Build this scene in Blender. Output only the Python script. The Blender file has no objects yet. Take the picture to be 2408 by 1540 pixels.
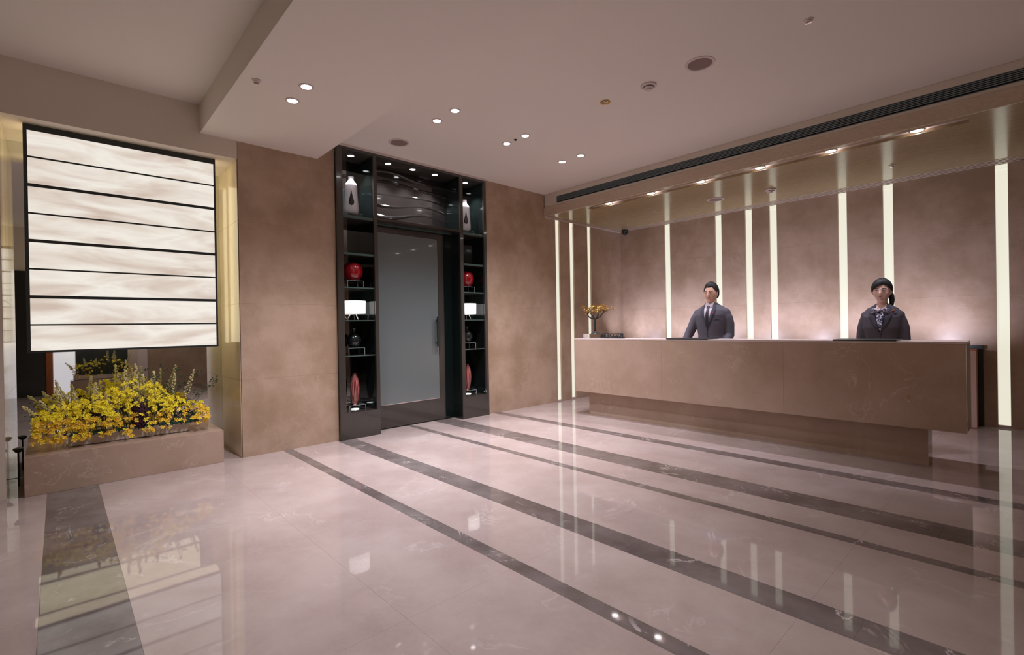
import bpy, bmesh, math, random
from mathutils import Vector, Matrix
from mathutils.bvhtree import BVHTree
random.seed(7)
S = bpy.context.scene
COL = S.collection
D = bpy.data

# ------------------------------------------------------------------ camera
cam_d = D.cameras.new('camera'); cam = D.objects.new('camera', cam_d); COL.objects.link(cam)
fw = Vector((-0.73125384, 0.68209715, -0.003361)); rt = Vector((0.6820429, 0.7311112, -0.01714338)); up = Vector((0.00923619, 0.01482851, 0.99984739))
cam.matrix_world = Matrix(((rt.x, up.x, -fw.x, 5.51624), (rt.y, up.y, -fw.y, -8.11995), (rt.z, up.z, -fw.z, 1.3), (0, 0, 0, 1)))
cam_d.sensor_width = 36; cam_d.lens = 1144.16 / 2408 * 36; cam_d.clip_start = 0.02
S.camera = cam
# ------------------------------------------------------------------ world, exposure
w = D.worlds.new('world'); S.world = w; w.use_nodes = True
w.node_tree.nodes['Background'].inputs[0].default_value = (0.75, 0.68, 0.66, 1)
w.node_tree.nodes['Background'].inputs[1].default_value = 0.05
S.view_settings.view_transform = 'Standard'; S.view_settings.look = 'None'
S.view_settings.gamma = 1; S.view_settings.exposure = 0.0
# lamp powers in watts, used by the downlights and the added uplights below
P_HALL, P_CANOPY, P_CASE, P_NEAR, P_UP = 160.0, 58.0, 42.0, 85.0, 28.0
C_HALL, C_CANOPY = (1.0, 0.965, 1.08), (1.0, 0.95, 1.12)

# ------------------------------------------------------------------ materials
def srgb(r, g, b):
    f = lambda c: (c/255/12.92) if c/255 <= .04045 else ((c/255+.055)/1.055)**2.4
    return (f(r), f(g), f(b), 1)
def mat(name, col, rough=.5, metal=0, spec=.5, emit=None, es=0, trans=0, coat=0, ior=1.5):
    m = D.materials.new(name); m.use_nodes = True
    b = m.node_tree.nodes['Principled BSDF']
    b.inputs['Base Color'].default_value = col if len(col) == 4 else (*col, 1)
    b.inputs['Roughness'].default_value = rough; b.inputs['Metallic'].default_value = metal
    b.inputs['Specular IOR Level'].default_value = spec; b.inputs['Transmission Weight'].default_value = trans
    b.inputs['Coat Weight'].default_value = coat; b.inputs['IOR'].default_value = ior
    if emit: b.inputs['Emission Color'].default_value = emit; b.inputs['Emission Strength'].default_value = es
    return m
def N(m, t, **kw):
    n = m.node_tree.nodes.new(t)
    for k, v in kw.items():
        if k in n.inputs: n.inputs[k].default_value = v
        else: setattr(n, k, v)
    return n
def L(m, a, b): m.node_tree.links.new(a, b)
def coords(m, scale=(1, 1, 1)):
    g = N(m, 'ShaderNodeNewGeometry'); mp = N(m, 'ShaderNodeMapping'); mp.inputs['Scale'].default_value = scale
    L(m, g.outputs['Position'], mp.inputs['Vector']); return mp.outputs[0]
def ramp(m, fac, stops):
    r = N(m, 'ShaderNodeValToRGB'); e = r.color_ramp.elements
    while len(e) < len(stops): e.new(.5)
    for el, (p, c) in zip(e, stops): el.position = p; el.color = c
    L(m, fac, r.inputs[0]); return r.outputs[0]
def mixc(m, fac, a, b, mode='MIX'):
    x = N(m, 'ShaderNodeMix'); x.data_type = 'RGBA'; x.blend_type = mode
    if isinstance(fac, (int, float)): x.inputs[0].default_value = fac
    else: L(m, fac, x.inputs[0])
    for i, v in ((6, a), (7, b)):
        if isinstance(v, tuple): x.inputs[i].default_value = v
        else: L(m, v, x.inputs[i])
    return x.outputs[2]
def marble(name, c1, c2, vein, rough=.12, vein_amt=.5, dark_specks=True, scale=1.0, spec=.5, bump=0.0, vein_scale=1.3, vein_w=.012):
    m = mat(name, c1, rough, spec=spec); b = m.node_tree.nodes['Principled BSDF']
    co = coords(m, (scale,)*3)
    n1 = N(m, 'ShaderNodeTexNoise', Scale=1.5, Detail=7.0, Roughness=.62); L(m, co, n1.inputs['Vector'])
    base = ramp(m, n1.outputs[0], [(.38, c1), (.62, c2)])
    n3 = N(m, 'ShaderNodeTexNoise', Scale=45.0, Detail=3.0); L(m, co, n3.inputs['Vector'])
    base = mixc(m, ramp(m, n3.outputs[0], [(.35, (0, 0, 0, 1)), (.7, (.22, .22, .22, 1))]), base, tuple(c*1.25 for c in c1[:3])+(1,))
    # pale veins: thin band where a warped noise crosses its middle, shown only in some places
    n2 = N(m, 'ShaderNodeTexNoise', Scale=vein_scale, Detail=6.0, Roughness=.62, Distortion=1.2); L(m, co, n2.inputs['Vector'])
    v = ramp(m, n2.outputs[0], [(.5-vein_w*2, (0, 0, 0, 1)), (.5, (1, 1, 1, 1)), (.5+vein_w, (0, 0, 0, 1))])
    n4 = N(m, 'ShaderNodeTexNoise', Scale=2.4, Detail=2.0); L(m, co, n4.inputs['Vector'])
    msk = ramp(m, n4.outputs[0], [(.5, (0, 0, 0, 1)), (.66, (vein_amt,)*3+(1,))])
    vm = mixc(m, 1.0, v, msk, 'MULTIPLY')
    base = mixc(m, vm, base, vein)
    if dark_specks:
        wv = N(m, 'ShaderNodeTexNoise', Scale=9.0, Detail=7.0, Roughness=.7, Distortion=2.0); L(m, co, wv.inputs['Vector'])
        d = ramp(m, wv.outputs[0], [(.49, (0, 0, 0, 1)), (.5, (.5, .5, .5, 1)), (.51, (0, 0, 0, 1))])
        n5 = N(m, 'ShaderNodeTexNoise', Scale=3.1, Detail=2.0); L(m, co, n5.inputs['Vector'])
        dm = mixc(m, 1.0, d, ramp(m, n5.outputs[0], [(.56, (0, 0, 0, 1)), (.7, (1, 1, 1, 1))]), 'MULTIPLY')
        base = mixc(m, dm, base, tuple(c*.45 for c in c1[:3])+(1,))
    L(m, base, b.inputs['Base Color'])
    if bump:
        n6 = N(m, 'ShaderNodeTexNoise', Scale=1.6, Detail=1.0); L(m, co, n6.inputs['Vector'])
        bp = N(m, 'ShaderNodeBump', Strength=bump, Distance=.02); L(m, n6.outputs[0], bp.inputs['Height']); L(m, bp.outputs[0], b.inputs['Normal'])
    return m
M = {}
M['wall_marble'] = marble('wall marble', srgb(162, 136, 112), srgb(190, 165, 144), srgb(208, 188, 172), rough=.38, vein_amt=.25)
M['niche_marble'] = marble('niche marble', srgb(206, 188, 156), srgb(218, 202, 172), srgb(230, 216, 190), rough=.07, vein_amt=.2, scale=1.3)
M['desk_marble'] = marble('desk marble', srgb(174, 148, 128), srgb(188, 163, 145), srgb(224, 206, 192), rough=.09, vein_amt=.5, vein_scale=2.0, vein_w=.006)
M['top_marble'] = marble('desk top marble', srgb(206, 188, 182), srgb(214, 198, 192), srgb(226, 212, 208), rough=.25, vein_amt=.2)
M['floor_marble'] = marble('polished cream marble', srgb(164, 147, 140), srgb(180, 165, 158), srgb(224, 216, 212), rough=.035, vein_amt=.25, bump=.02)
M['floor_dark'] = marble('polished grey brown marble', srgb(94, 84, 80), srgb(124, 114, 110), srgb(216, 204, 198), rough=.035, vein_amt=.75, dark_specks=False, scale=1.6, bump=.02, vein_scale=1.2, vein_w=.007)
M['grout'] = mat('joint filler', srgb(176, 156, 138), .8)
M['floor_joint'] = mat('floor joint filler', srgb(196, 180, 170), .6)
M['paint'] = mat('ceiling paint', srgb(234, 226, 216), .85)
M['beam_paint'] = mat('wall paint above niche', srgb(220, 208, 194), .85)
M['trim_white'] = mat('white lacquer trim', srgb(215, 198, 195), .4)
M['lacquer'] = mat('dark brown lacquer', srgb(64, 60, 55), .16, coat=.4)
M['wave'] = mat('waved lacquer', srgb(40, 37, 36), .11, coat=.6)
M['black_gloss'] = mat('black gloss panel', srgb(19, 27, 26), .08, coat=.5)
M['black'] = mat('satin black metal', srgb(40, 46, 46), .4)
M['slat'] = mat('dark blue grey louvre', srgb(112, 126, 130), .45)
M['mirror'] = mat('mirror', srgb(225, 228, 226), .015, metal=1)
M['grey_mirror'] = mat('grey tinted mirror', srgb(150, 156, 155), .02, metal=1)
M['chrome'] = mat('chrome', srgb(225, 222, 222), .08, metal=1)
M['brass'] = mat('brass', srgb(200, 165, 90), .25, metal=1)
M['lamp'] = mat('lit lamp', (1, 1, 1, 1), .5, emit=(1, .97, .98, 1), es=14)
M['lamp_small'] = mat('lit shelf lamp', (1, 1, 1, 1), .5, emit=(1, .97, .99, 1), es=9)
M['shade'] = mat('lit lamp shade', (1, 1, 1, 1), .6, emit=(1, .97, .94, 1), es=.88)
M['strip'] = mat('lit strip diffuser', srgb(120, 120, 112), .4, emit=srgb(233, 230, 211), es=.97)
M['acrylic'] = mat('clear acrylic', (1, 1, 1, 1), .02, trans=1, ior=1.3)
M['glass_edge'] = mat('green glass edge', srgb(74, 96, 92), .1)
M['edge'] = mat('polished acrylic edge', srgb(170, 180, 180), .2)
M['white_glass'] = mat('white opal glass', srgb(232, 232, 240), .12, coat=.5, emit=(.9, .92, 1, 1), es=.0)
M['red_glass'] = mat('deep red glass', srgb(150, 16, 28), .06, coat=1)
M['white_stone'] = mat('pale stone planter', srgb(205, 190, 175), .45)
M['wood'] = mat('light wood', srgb(230, 200, 186), .4)
M['orange_wood'] = mat('orange wood edge', srgb(176, 98, 50), .4)
M['lit_glass'] = mat('lit frosted screen', (1, 1, 1, 1), .5, emit=(.93, .9, 1, 1), es=.6)
M['petal'] = mat('yellow petal', srgb(252, 236, 60), .55)
M['petal2'] = mat('golden petal', srgb(244, 206, 62), .55)
M['pale_bud'] = mat('pale green gold bud', srgb(222, 214, 165), .7)
M['leaf'] = mat('dark green leaf', srgb(34, 66, 52), .45)
M['stem'] = mat('olive stem', srgb(86, 84, 48), .6)
M['purple'] = mat('dark purple bloom', srgb(62, 30, 52), .8)
M['gold'] = mat('gold leaf metal', srgb(214, 178, 96), .25, metal=1)
M['skin'] = mat('skin', srgb(234, 186, 162), .5)
M['skin2'] = mat('fair skin', srgb(250, 212, 198), .5)
M['hair'] = mat('black hair', srgb(17, 21, 22), .62)
def hairmat():
    m = M['hair']; b = m.node_tree.nodes['Principled BSDF']
    n = N(m, 'ShaderNodeTexNoise', Scale=1.0, Detail=3.0); L(m, coords(m, (260, 40, 60)), n.inputs['Vector'])
    bp = N(m, 'ShaderNodeBump', Strength=.8, Distance=.004); L(m, n.outputs[0], bp.inputs['Height']); L(m, bp.outputs[0], b.inputs['Normal'])
hairmat()
M['suit'] = mat('charcoal suit cloth', srgb(94, 92, 102), .85)
M['suit_dark'] = mat('charcoal suit fold', srgb(76, 75, 85), .9)
M['shirt'] = mat('white shirt cloth', srgb(226, 214, 226), .8)
M['tie'] = mat('dark tie', srgb(32, 42, 52), .5)
M['lip'] = mat('lips', srgb(176, 96, 92), .5)
M['eye_white'] = mat('eye white', srgb(205, 190, 185), .3)
M['iris'] = mat('dark iris', srgb(36, 28, 28), .2)
M['red'] = mat('red badge', srgb(180, 50, 80), .4)
M['orange'] = mat('orange badge', srgb(220, 95, 50), .4)
M['shoe'] = mat('black shoe leather', srgb(24, 24, 26), .25)
# gold silk canopy finish: fine brushed bands
def brushed(name, c1, c2, rough, spec, sc):
    m = mat(name, c1, rough, spec=spec); b = m.node_tree.nodes['Principled BSDF']
    n = N(m, 'ShaderNodeTexNoise', Scale=1.0, Detail=5.0, Roughness=.7); L(m, coords(m, sc), n.inputs['Vector'])
    L(m, ramp(m, n.outputs[0], [(.35, c1), (.68, c2)]), b.inputs['Base Color'])
    bp = N(m, 'ShaderNodeBump', Strength=.12, Distance=.004); L(m, n.outputs[0], bp.inputs['Height']); L(m, bp.outputs[0], b.inputs['Normal'])
    return m
M['canopy'] = brushed('gold silk lacquer', srgb(150, 132, 96), srgb(172, 154, 116), .17, .9, (6, 60, 6))
M['fascia'] = brushed('pale gold foil', srgb(188, 168, 146), srgb(206, 188, 166), .3, .6, (25, 25, 60))
# onyx light box rows: drifting veins in a lit translucent sheet
def onyx():
    m = mat('backlit onyx', srgb(240, 232, 220), .3); b = m.node_tree.nodes['Principled BSDF']
    co = coords(m, (1, 1.3, 5.5))
    n = N(m, 'ShaderNodeTexNoise', Scale=1.2, Detail=6.0, Roughness=.5, Distortion=.9); L(m, co, n.inputs['Vector'])
    c = ramp(m, n.outputs[0], [(.3, srgb(206, 188, 174)), (.48, srgb(232, 222, 210)), (.6, srgb(244, 238, 228)), (.75, srgb(224, 212, 200))])
    L(m, c, b.inputs['Emission Color']); b.inputs['Emission Strength'].default_value = .93
    b.inputs['Base Color'].default_value = (.15, .14, .13, 1)
    return m
M['onyx'] = onyx()
M['box_glow'] = mat('lit acrylic side', srgb(240, 225, 180), .4, emit=srgb(250, 238, 208), es=1.25)
def frosted():
    m = mat('frosted door glass', srgb(104, 112, 111), .22, spec=.8, coat=.6)
    return m
M['frosted'] = frosted()
def striped(name):
    m = mat(name, srgb(150, 60, 60), .2, coat=.5); b = m.node_tree.nodes['Principled BSDF']
    t = N(m, 'ShaderNodeTexCoord'); s = N(m, 'ShaderNodeSeparateXYZ'); L(m, t.outputs['Object'], s.inputs[0])
    a = N(m, 'ShaderNodeMath', operation='ARCTAN2'); L(m, s.outputs[1], a.inputs[0]); L(m, s.outputs[0], a.inputs[1])
    k = N(m, 'ShaderNodeMath', operation='MULTIPLY'); L(m, a.outputs[0], k.inputs[0]); k.inputs[1].default_value = 18
    z = N(m, 'ShaderNodeMath', operation='MULTIPLY_ADD'); L(m, s.outputs[2], z.inputs[0]); z.inputs[1].default_value = 9; L(m, k.outputs[0], z.inputs[2])
    sn = N(m, 'ShaderNodeMath', operation='SINE'); L(m, z.outputs[0], sn.inputs[0])
    L(m, ramp(m, sn.outputs[0], [(.3, srgb(110, 34, 40)), (.6, srgb(206, 140, 128))]), b.inputs['Base Color'])
    return m
M['striped'] = striped('red and cream striped glass')
def scarf():
    m = mat('printed silk scarf', srgb(200, 200, 220), .5); b = m.node_tree.nodes['Principled BSDF']
    n = N(m, 'ShaderNodeTexNoise', Scale=32.0, Detail=1.0, Distortion=1.5); L(m, coords(m, (1, 1, 1)), n.inputs['Vector'])
    L(m, ramp(m, n.outputs[0], [(.42, srgb(58, 66, 92)), (.5, srgb(150, 150, 176)), (.58, srgb(222, 222, 236))]), b.inputs['Base Color'])
    return m
M['scarf'] = scarf()

# ------------------------------------------------------------------ builders
class MB:
    def __init__(s): s.v = []; s.f = []; s.mi = []; s.cur = 0
    def add(s, vs, fs):
        n = len(s.v); s.v += [tuple(v) for v in vs]; s.f += [tuple(n+i for i in f) for f in fs]; s.mi += [s.cur]*len(fs); return s
    def box(s, x0, x1, y0, y1, z0, z1):
        x0, x1 = sorted((x0, x1)); y0, y1 = sorted((y0, y1)); z0, z1 = sorted((z0, z1))
        return s.add([(x, y, z) for x in (x0, x1) for y in (y0, y1) for z in (z0, z1)],
                     [(0, 1, 3, 2), (4, 6, 7, 5), (0, 4, 5, 1), (2, 3, 7, 6), (0, 2, 6, 4), (1, 5, 7, 3)])
    def lathe(s, prof, c=(0, 0, 0), n=32, sx=1, sy=1, cap=True):
        vs = [(c[0]+r*math.cos(2*math.pi*i/n)*sx, c[1]+r*math.sin(2*math.pi*i/n)*sy, c[2]+z) for r, z in prof for i in range(n)]
        fs = [(j*n+i, j*n+(i+1) % n, (j+1)*n+(i+1) % n, (j+1)*n+i) for j in range(len(prof)-1) for i in range(n)]
        if cap: fs += [tuple(range(n))[::-1], tuple((len(prof)-1)*n+i for i in range(n))]
        return s.add(vs, fs)
    def tube(s, pts, rad, n=8, flat=1.0, cap=True):
        pts = [Vector(p) for p in pts]; vs = []
        if not isinstance(rad, (list, tuple)): rad = [rad]*len(pts)
        prev = None
        for i, p in enumerate(pts):
            t = (pts[min(i+1, len(pts)-1)]-pts[max(i-1, 0)]).normalized()
            a = prev if prev is not None else (Vector((1, 0, 0)) if abs(t.x) < .9 else Vector((0, 1, 0)))
            b = t.cross(a).normalized(); a = b.cross(t).normalized(); prev = a
            vs += [p+(a*math.cos(2*math.pi*k/n)+b*math.sin(2*math.pi*k/n)*flat)*rad[i] for k in range(n)]
        m = len(pts)
        fs = [(j*n+k, j*n+(k+1) % n, (j+1)*n+(k+1) % n, (j+1)*n+k) for j in range(m-1) for k in range(n)]
        if cap: fs += [tuple(range(n))[::-1], tuple((m-1)*n+k for k in range(n))]
        return s.add(vs, fs)
    def ell(s, c, r, nu=16, nv=12, rot=None):
        vs = []; R = rot or Matrix.Identity(3)
        for j in range(nv+1):
            th = math.pi*j/nv
            for i in range(nu):
                ph = 2*math.pi*i/nu
                vs.append(Vector(c)+R @ Vector((r[0]*math.sin(th)*math.cos(ph), r[1]*math.sin(th)*math.sin(ph), r[2]*math.cos(th))))
        fs = [(j*nu+i, (j+1)*nu+i, (j+1)*nu+(i+1) % nu, j*nu+(i+1) % nu) for j in range(nv) for i in range(nu)]
        return s.add(vs, fs)
    def mesh(s, name, mats, off=(0, 0, 0), smooth=False, bevel=0):
        me = D.meshes.new(name); o = Vector(off)
        me.from_pydata([Vector(v)-o for v in s.v], [], s.f)
        for m in (mats if isinstance(mats, (list, tuple)) else [mats]): me.materials.append(m)
        for p, i in zip(me.polygons, s.mi): p.material_index = i
        bm = bmesh.new(); bm.from_mesh(me)
        if smooth: bmesh.ops.remove_doubles(bm, verts=bm.verts, dist=1e-5)
        bmesh.ops.recalc_face_normals(bm, faces=bm.faces)
        if bevel: bmesh.ops.bevel(bm, geom=bm.edges[:], offset=bevel, segments=2, affect='EDGES', profile=.5)
        bm.to_mesh(me); bm.free()
        if smooth:
            for p in me.polygons: p.use_smooth = True
            if smooth is not True:
                me.set_sharp_from_angle(angle=math.radians(smooth))
        return me
def wloc(o):
    v = Vector((0, 0, 0))
    while o: v += o.location; o = o.parent
    return v
def obj(name, mb, m, parent=None, smooth=False, bevel=0, origin=None):
    off = wloc(parent) if parent else Vector((0, 0, 0))
    loc = Vector((0, 0, 0))
    if origin is not None: loc = Vector(origin)-off; off = Vector(origin)
    me = mb if isinstance(mb, bpy.types.Mesh) else mb.mesh(name, m, off, smooth, bevel)
    o = D.objects.new(name, me); COL.objects.link(o); o.location = loc
    if parent: o.parent = parent
    return o
def tag(o, label=None, cat=None, group=None, kind=None):
    if label: o['label'] = label
    if cat: o['category'] = cat
    if group: o['group'] = group
    if kind: o['kind'] = kind
    return o
def thing(name, label, cat, loc=(0, 0, 0), group=None):
    o = D.objects.new(name, None); COL.objects.link(o); o.location = loc; o.empty_display_size = .1
    return tag(o, label, cat, group)
def struct(name, mb, m, label=None, **kw): return tag(obj(name, mb, m, **kw), label, None, None, 'structure')
def box(*a): return MB().box(*a)

# measured layout (metres). wall_left is x=0, wall_back is y=0, the room lies in x>0, y<0
ZC, ZU, ZS = 3.46, 3.108, 3.228
XR, YF = 7.1, -12.0
stripA = [(-1.932, -1.825), (-1.562, -1.452), (-1.066, -.966)]
stripB = [(.933, 1.04), (1.868, 1.975), (2.358, 2.463), (2.725, 2.83), (3.636, 3.74), (4.15, 4.258), (5.219, 5.327)]
courses = [0.0, .79, 1.575, 2.42, 3.20]

# ------------------------------------------------------------------ floor
floor = struct('floor', box(-.75, XR+.3, YF-.2, .1, -.12, -.03), M['floor_joint'], 'polished stone floor of cream slabs and dark inlaid bands')
G = .0003
def slab_row(y0, y1, m, x0, step, jit, rng=random.Random(3)):
    x = x0; first = True
    while x < XR-.01:
        x2 = min(XR, x+step*(1+rng.uniform(-jit, jit)))
        if first and jit: x2 = min(XR, x0+step*rng.uniform(.4, .9))
        first = False
        obj('floor_slab' if m is M['floor_marble'] else 'dark_floor_band', box(x+G, x2-G, y0+G, y1-G, -.03, 0), m, floor)
        x = x2
bands = [(-.0, -3.235, 'L'), (-3.235, -3.385, 'D'), (-3.385, -4.045, 'L'), (-4.045, -4.33, 'D'), (-4.33, -4.675, 'L'), (-4.675, -4.76, 'D'),
         (-4.76, -5.575, 'L'), (-5.575, -5.775, 'D'), (-5.775, -6.275, 'L'), (-6.275, -6.37, 'D'), (-6.37, -7.0, 'L'), (-7.0, -7.885, 'L'), (-7.885, -8.205, 'D'), (-8.205, -9.3, 'L'), (-9.3, -10.6, 'L'), (-10.6, -12.0, 'L')]
for a, b, k in bands:
    if k == 'D': slab_row(b, a, M['floor_dark'], .0, 1.3, .25)
    elif a == 0:
        for q in ((-.0, -1.08), (-1.08, -2.16), (-2.16, -3.235)): slab_row(q[1], q[0], M['floor_marble'], 0, 1.2, 0)
    else: slab_row(b, a, M['floor_marble'], 0, 1.2, 0)
obj('floor_slab', box(-.74, -G, -8.44, -6.76, -.03, 0), M['floor_marble'], floor)
obj('floor_slab', box(-.17, -G, -5.24, -3.98, -.03, 0), M['floor_marble'], floor)
obj('dark_floor_band', box(-.168, -G*2, -4.33, -4.045, -.0299, .0004), M['floor_dark'], floor)
obj('dark_floor_band', box(-.168, -G*2, -4.76, -4.675, -.0299, .0004), M['floor_dark'], floor)

# ------------------------------------------------------------------ wall_left (door wall)
WT = .03  # slab thickness
mb = MB()
mb.box(-.12, -WT-.03, -6.76, -5.75, 0, ZC+.1).box(-.12, -WT-.03, -3.495, .12, 0, ZC+.1).box(-.12, -WT, -6.76, -5.75, 3.2, 3.46)
wl = struct('wall_left', mb, M['grout'], 'beige marble wall with the dark door surround and three lit strips')
def slabs_x(parent, y0, y1, z0, z1, m='wall_marble'):
    obj('marble_slab', box(-WT, 0, y0+.0004, y1-.0004, z0+.0004, z1-.0004), M[m], parent)
for a, b in zip(courses, courses[1:]+[None]):
    b = b or ZC
    slabs_x(wl, -6.76, -5.75, a, min(b, ZC))
    ys = [-3.495, -2.16] if True else []
    slabs_x(wl, -3.495, -2.2, a, b)
    segs = [-2.2]+[v for p in stripA for v in p]+[-.002]
    for i in range(0, len(segs), 2): slabs_x(wl, segs[i], segs[i+1], a, min(b, ZU-.004))
# wall_back
mb = MB().box(-.12, XR+.1, WT+.03, .14, 0, ZC+.1)
wb = struct('wall_back', mb, M['grout'], 'beige marble wall behind the reception desk with lit strips')
segs = [0.0]+[v for p in stripB for v in p]+[XR]
for a, b in zip(courses, courses[1:]):
    for i in range(0, len(segs), 2):
        x0, x1 = segs[i], segs[i+1]
        obj('marble_slab', box(x0+.0004, x1-.0004, 0, WT, a+.0004, min(b, ZU-.004)-.0004), M['wall_marble'], wb)
# lit strips
lab = ['in the left wall, nearest the doorway', 'in the left wall, second from the doorway', 'in the left wall, nearest the room corner']
for (a, b), t in zip(stripA, lab):
    o = thing('light_strip', 'floor to canopy lit white strip '+t, 'light', (-.03, (a+b)/2, 0), 'lit strips of the left wall')
    obj('diffuser', box(-.05, -.026, a+.002, b-.002, .03, ZU-.07), M['strip'], o)
    obj('end_cap', box(-.05, -.022, a+.002, b-.002, ZU-.069, ZU-.008), M['strip'], o)
    obj('foot', box(-.05, -.01, a+.002, b-.002, 0.001, .029), M['trim_white'], o)
lab = ['nearest the room corner', 'behind the man, second from the corner', 'just right of the man', 'fourth from the corner, between man and woman',
       'left of the woman', 'behind the woman head', 'widest looking, right of the desk end']
for (a, b), t in zip(stripB, lab):
    o = thing('light_strip', 'tall lit white strip in the back wall, '+t, 'light', ((a+b)/2, .03, 0), 'lit strips of the back wall')
    obj('diffuser', box(a+.002, b-.002, .026, .05, .03, ZU-.07), M['strip'], o)
    obj('end_cap', box(a+.002, b-.002, .022, .05, ZU-.069, ZU-.008), M['strip'], o)
    obj('foot', box(a+.002, b-.002, .01, .05, .001, .029), M['trim_white'], o)

# ------------------------------------------------------------------ ceiling
mb = MB()
mb.box(-.12, XR+.1, -5.945, -2.19, ZC, ZC+.12)                       # main ceiling
mb.box(-.12, XR+.1, -7.085, -5.945, ZS, ZC+.12)                      # dropped soffit
mb.box(-.12, XR+.1, YF-.2, -7.085, 3.50, 3.62)                       # raised bay on the left
mb.box(-.12, XR+.1, -2.19, .14, ZC, ZC+.12)
struct('ceiling', mb, M['paint'], 'pale painted ceiling with a dropped soffit')
obj_ = struct('trim_1', box(0.0, .05, -5.745, -3.495, ZC-.028, ZC-.001), M['trim_white'], 'thin white shadow trim above the door surround')
mb = MB().box(-.12, 0, -12.2, -8.44, 0, 3.6).box(-.12, 0, -8.44, -6.762, 3.05, 3.50)
struct('wall_niche', mb, M['beam_paint'], 'painted wall and lintel above the window niche')

# ------------------------------------------------------------------ niche: reveals, soffit, mirror, ledge
YL, YR, XM, ZN = -8.44, -6.765, -.76, 3.047
nr = struct('trim_2', MB().box(XM-.03, -.122, YR, YR+.003, 0, ZN+.03), M['grout'], 'marble lining of the niche beside the hanging light box')
for k, (a, b) in enumerate([(0, .79), (.79, 1.575), (1.575, 2.42), (2.42, ZN)]):
    obj('lining_slab', box(XM, -.002, YR-.004, YR, a+.001, b-.001), M['niche_marble'], nr)
    obj('lining_slab', box(XM, -.002, YL, YL+.004, a+.001, b-.001), M['niche_marble'], nr)
obj('lining_slab', box(XM, -.001, YL, YR, ZN, ZN+.02), M['beam_paint'], nr)
struct('window_1', box(XM-.03, XM-.002, YL-.05, YR+.05, 0, ZN+.05), M['mirror'], 'full height mirror at the back of the niche')
ld = thing('stone_ledge', 'low polished beige marble ledge under the hanging light box', 'ledge', (-.3, -7.64, 0))
obj('ledge_block', box(-.70, .03, -8.335, -6.935, 0.0, .315), M['desk_marble'], ld, bevel=.002)
obj('back_rail', box(-.755, -.70, -8.335, -6.935, 0, .345), M['desk_marble'], ld)
o = thing('floor_uplight', 'small round black lamp base at the left end of the ledge', 'lamp', (-.42, -8.385, 0))
obj('pole', MB().lathe([(.006, 0), (.006, .3)], (-.42, -8.385, .001), 12), M['black'], o)
obj('lamp_head', MB().lathe([(.018, .29), (.032, .31), (.034, .32), (.032, .324), (.01, .332)], (-.42, -8.385, .001), 20), M['black'], o, smooth=40)

# hanging light boxes: one in the niche, its twin across the lobby (behind the camera)
zz = [2.99, 2.771, 2.537, 2.304, 2.076, 1.841, 1.609, 1.376, 1.160]
def light_box(xb, xf, py0, py1, label):
    sg = 1 if xf > xb else -1; pz0, pz1 = 1.142, 3.04
    lb = thing('light_box', label, 'light', ((xb+xf)/2, (py0+py1)/2, pz0))
    xi = xf-sg*.03
    obj('glowing_case', box(xb+sg*.004, xi, py0+.012, py1-.012, pz0+.012, pz1-.004), M['box_glow'], lb)
    fr = MB().box(xi, xf, py0, py0+.024, pz0, pz1).box(xi, xf, py1-.016, py1, pz0, pz1).box(xi, xf, py0+.024, py1-.016, pz1-.05, pz1).box(xi, xf, py0+.024, py1-.016, pz0, pz0+.018)
    fr.box(xb, xb+sg*.012, py0, py1, pz0, pz0+.02).box(xb, xb+sg*.012, py0, py0+.02, pz0, pz1-.002).box(xb, xb+sg*.012, py1-.02, py1, pz0, pz1-.002)
    obj('frame', fr, M['black'], lb)
    for i in range(8):
        a, b = zz[i+1], zz[i]
        ta = .0125 if i % 2 else .0065; tb = .0065 if i % 2 else .0125
        if i == 0: tb = 0
        if i == 7: ta = 0
        obj('onyx_row', box(xf-sg*.028, xf-sg*.008, py0+.024, py1-.016, a+ta, b-tb), M['onyx'], lb)
        if i < 7: obj('bar', box(xf-sg*.029, xf-sg*.001, py0+.024, py1-.016, a-ta, a+ta), M['black'], lb)
light_box(-.40, -.136, -8.31, -6.93, 'large hanging light box of backlit onyx rows in a black frame')
light_box(6.95, 6.72, -8.1, -6.75, 'matching onyx light box on the far side of the lobby, seen in reflections')

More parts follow.
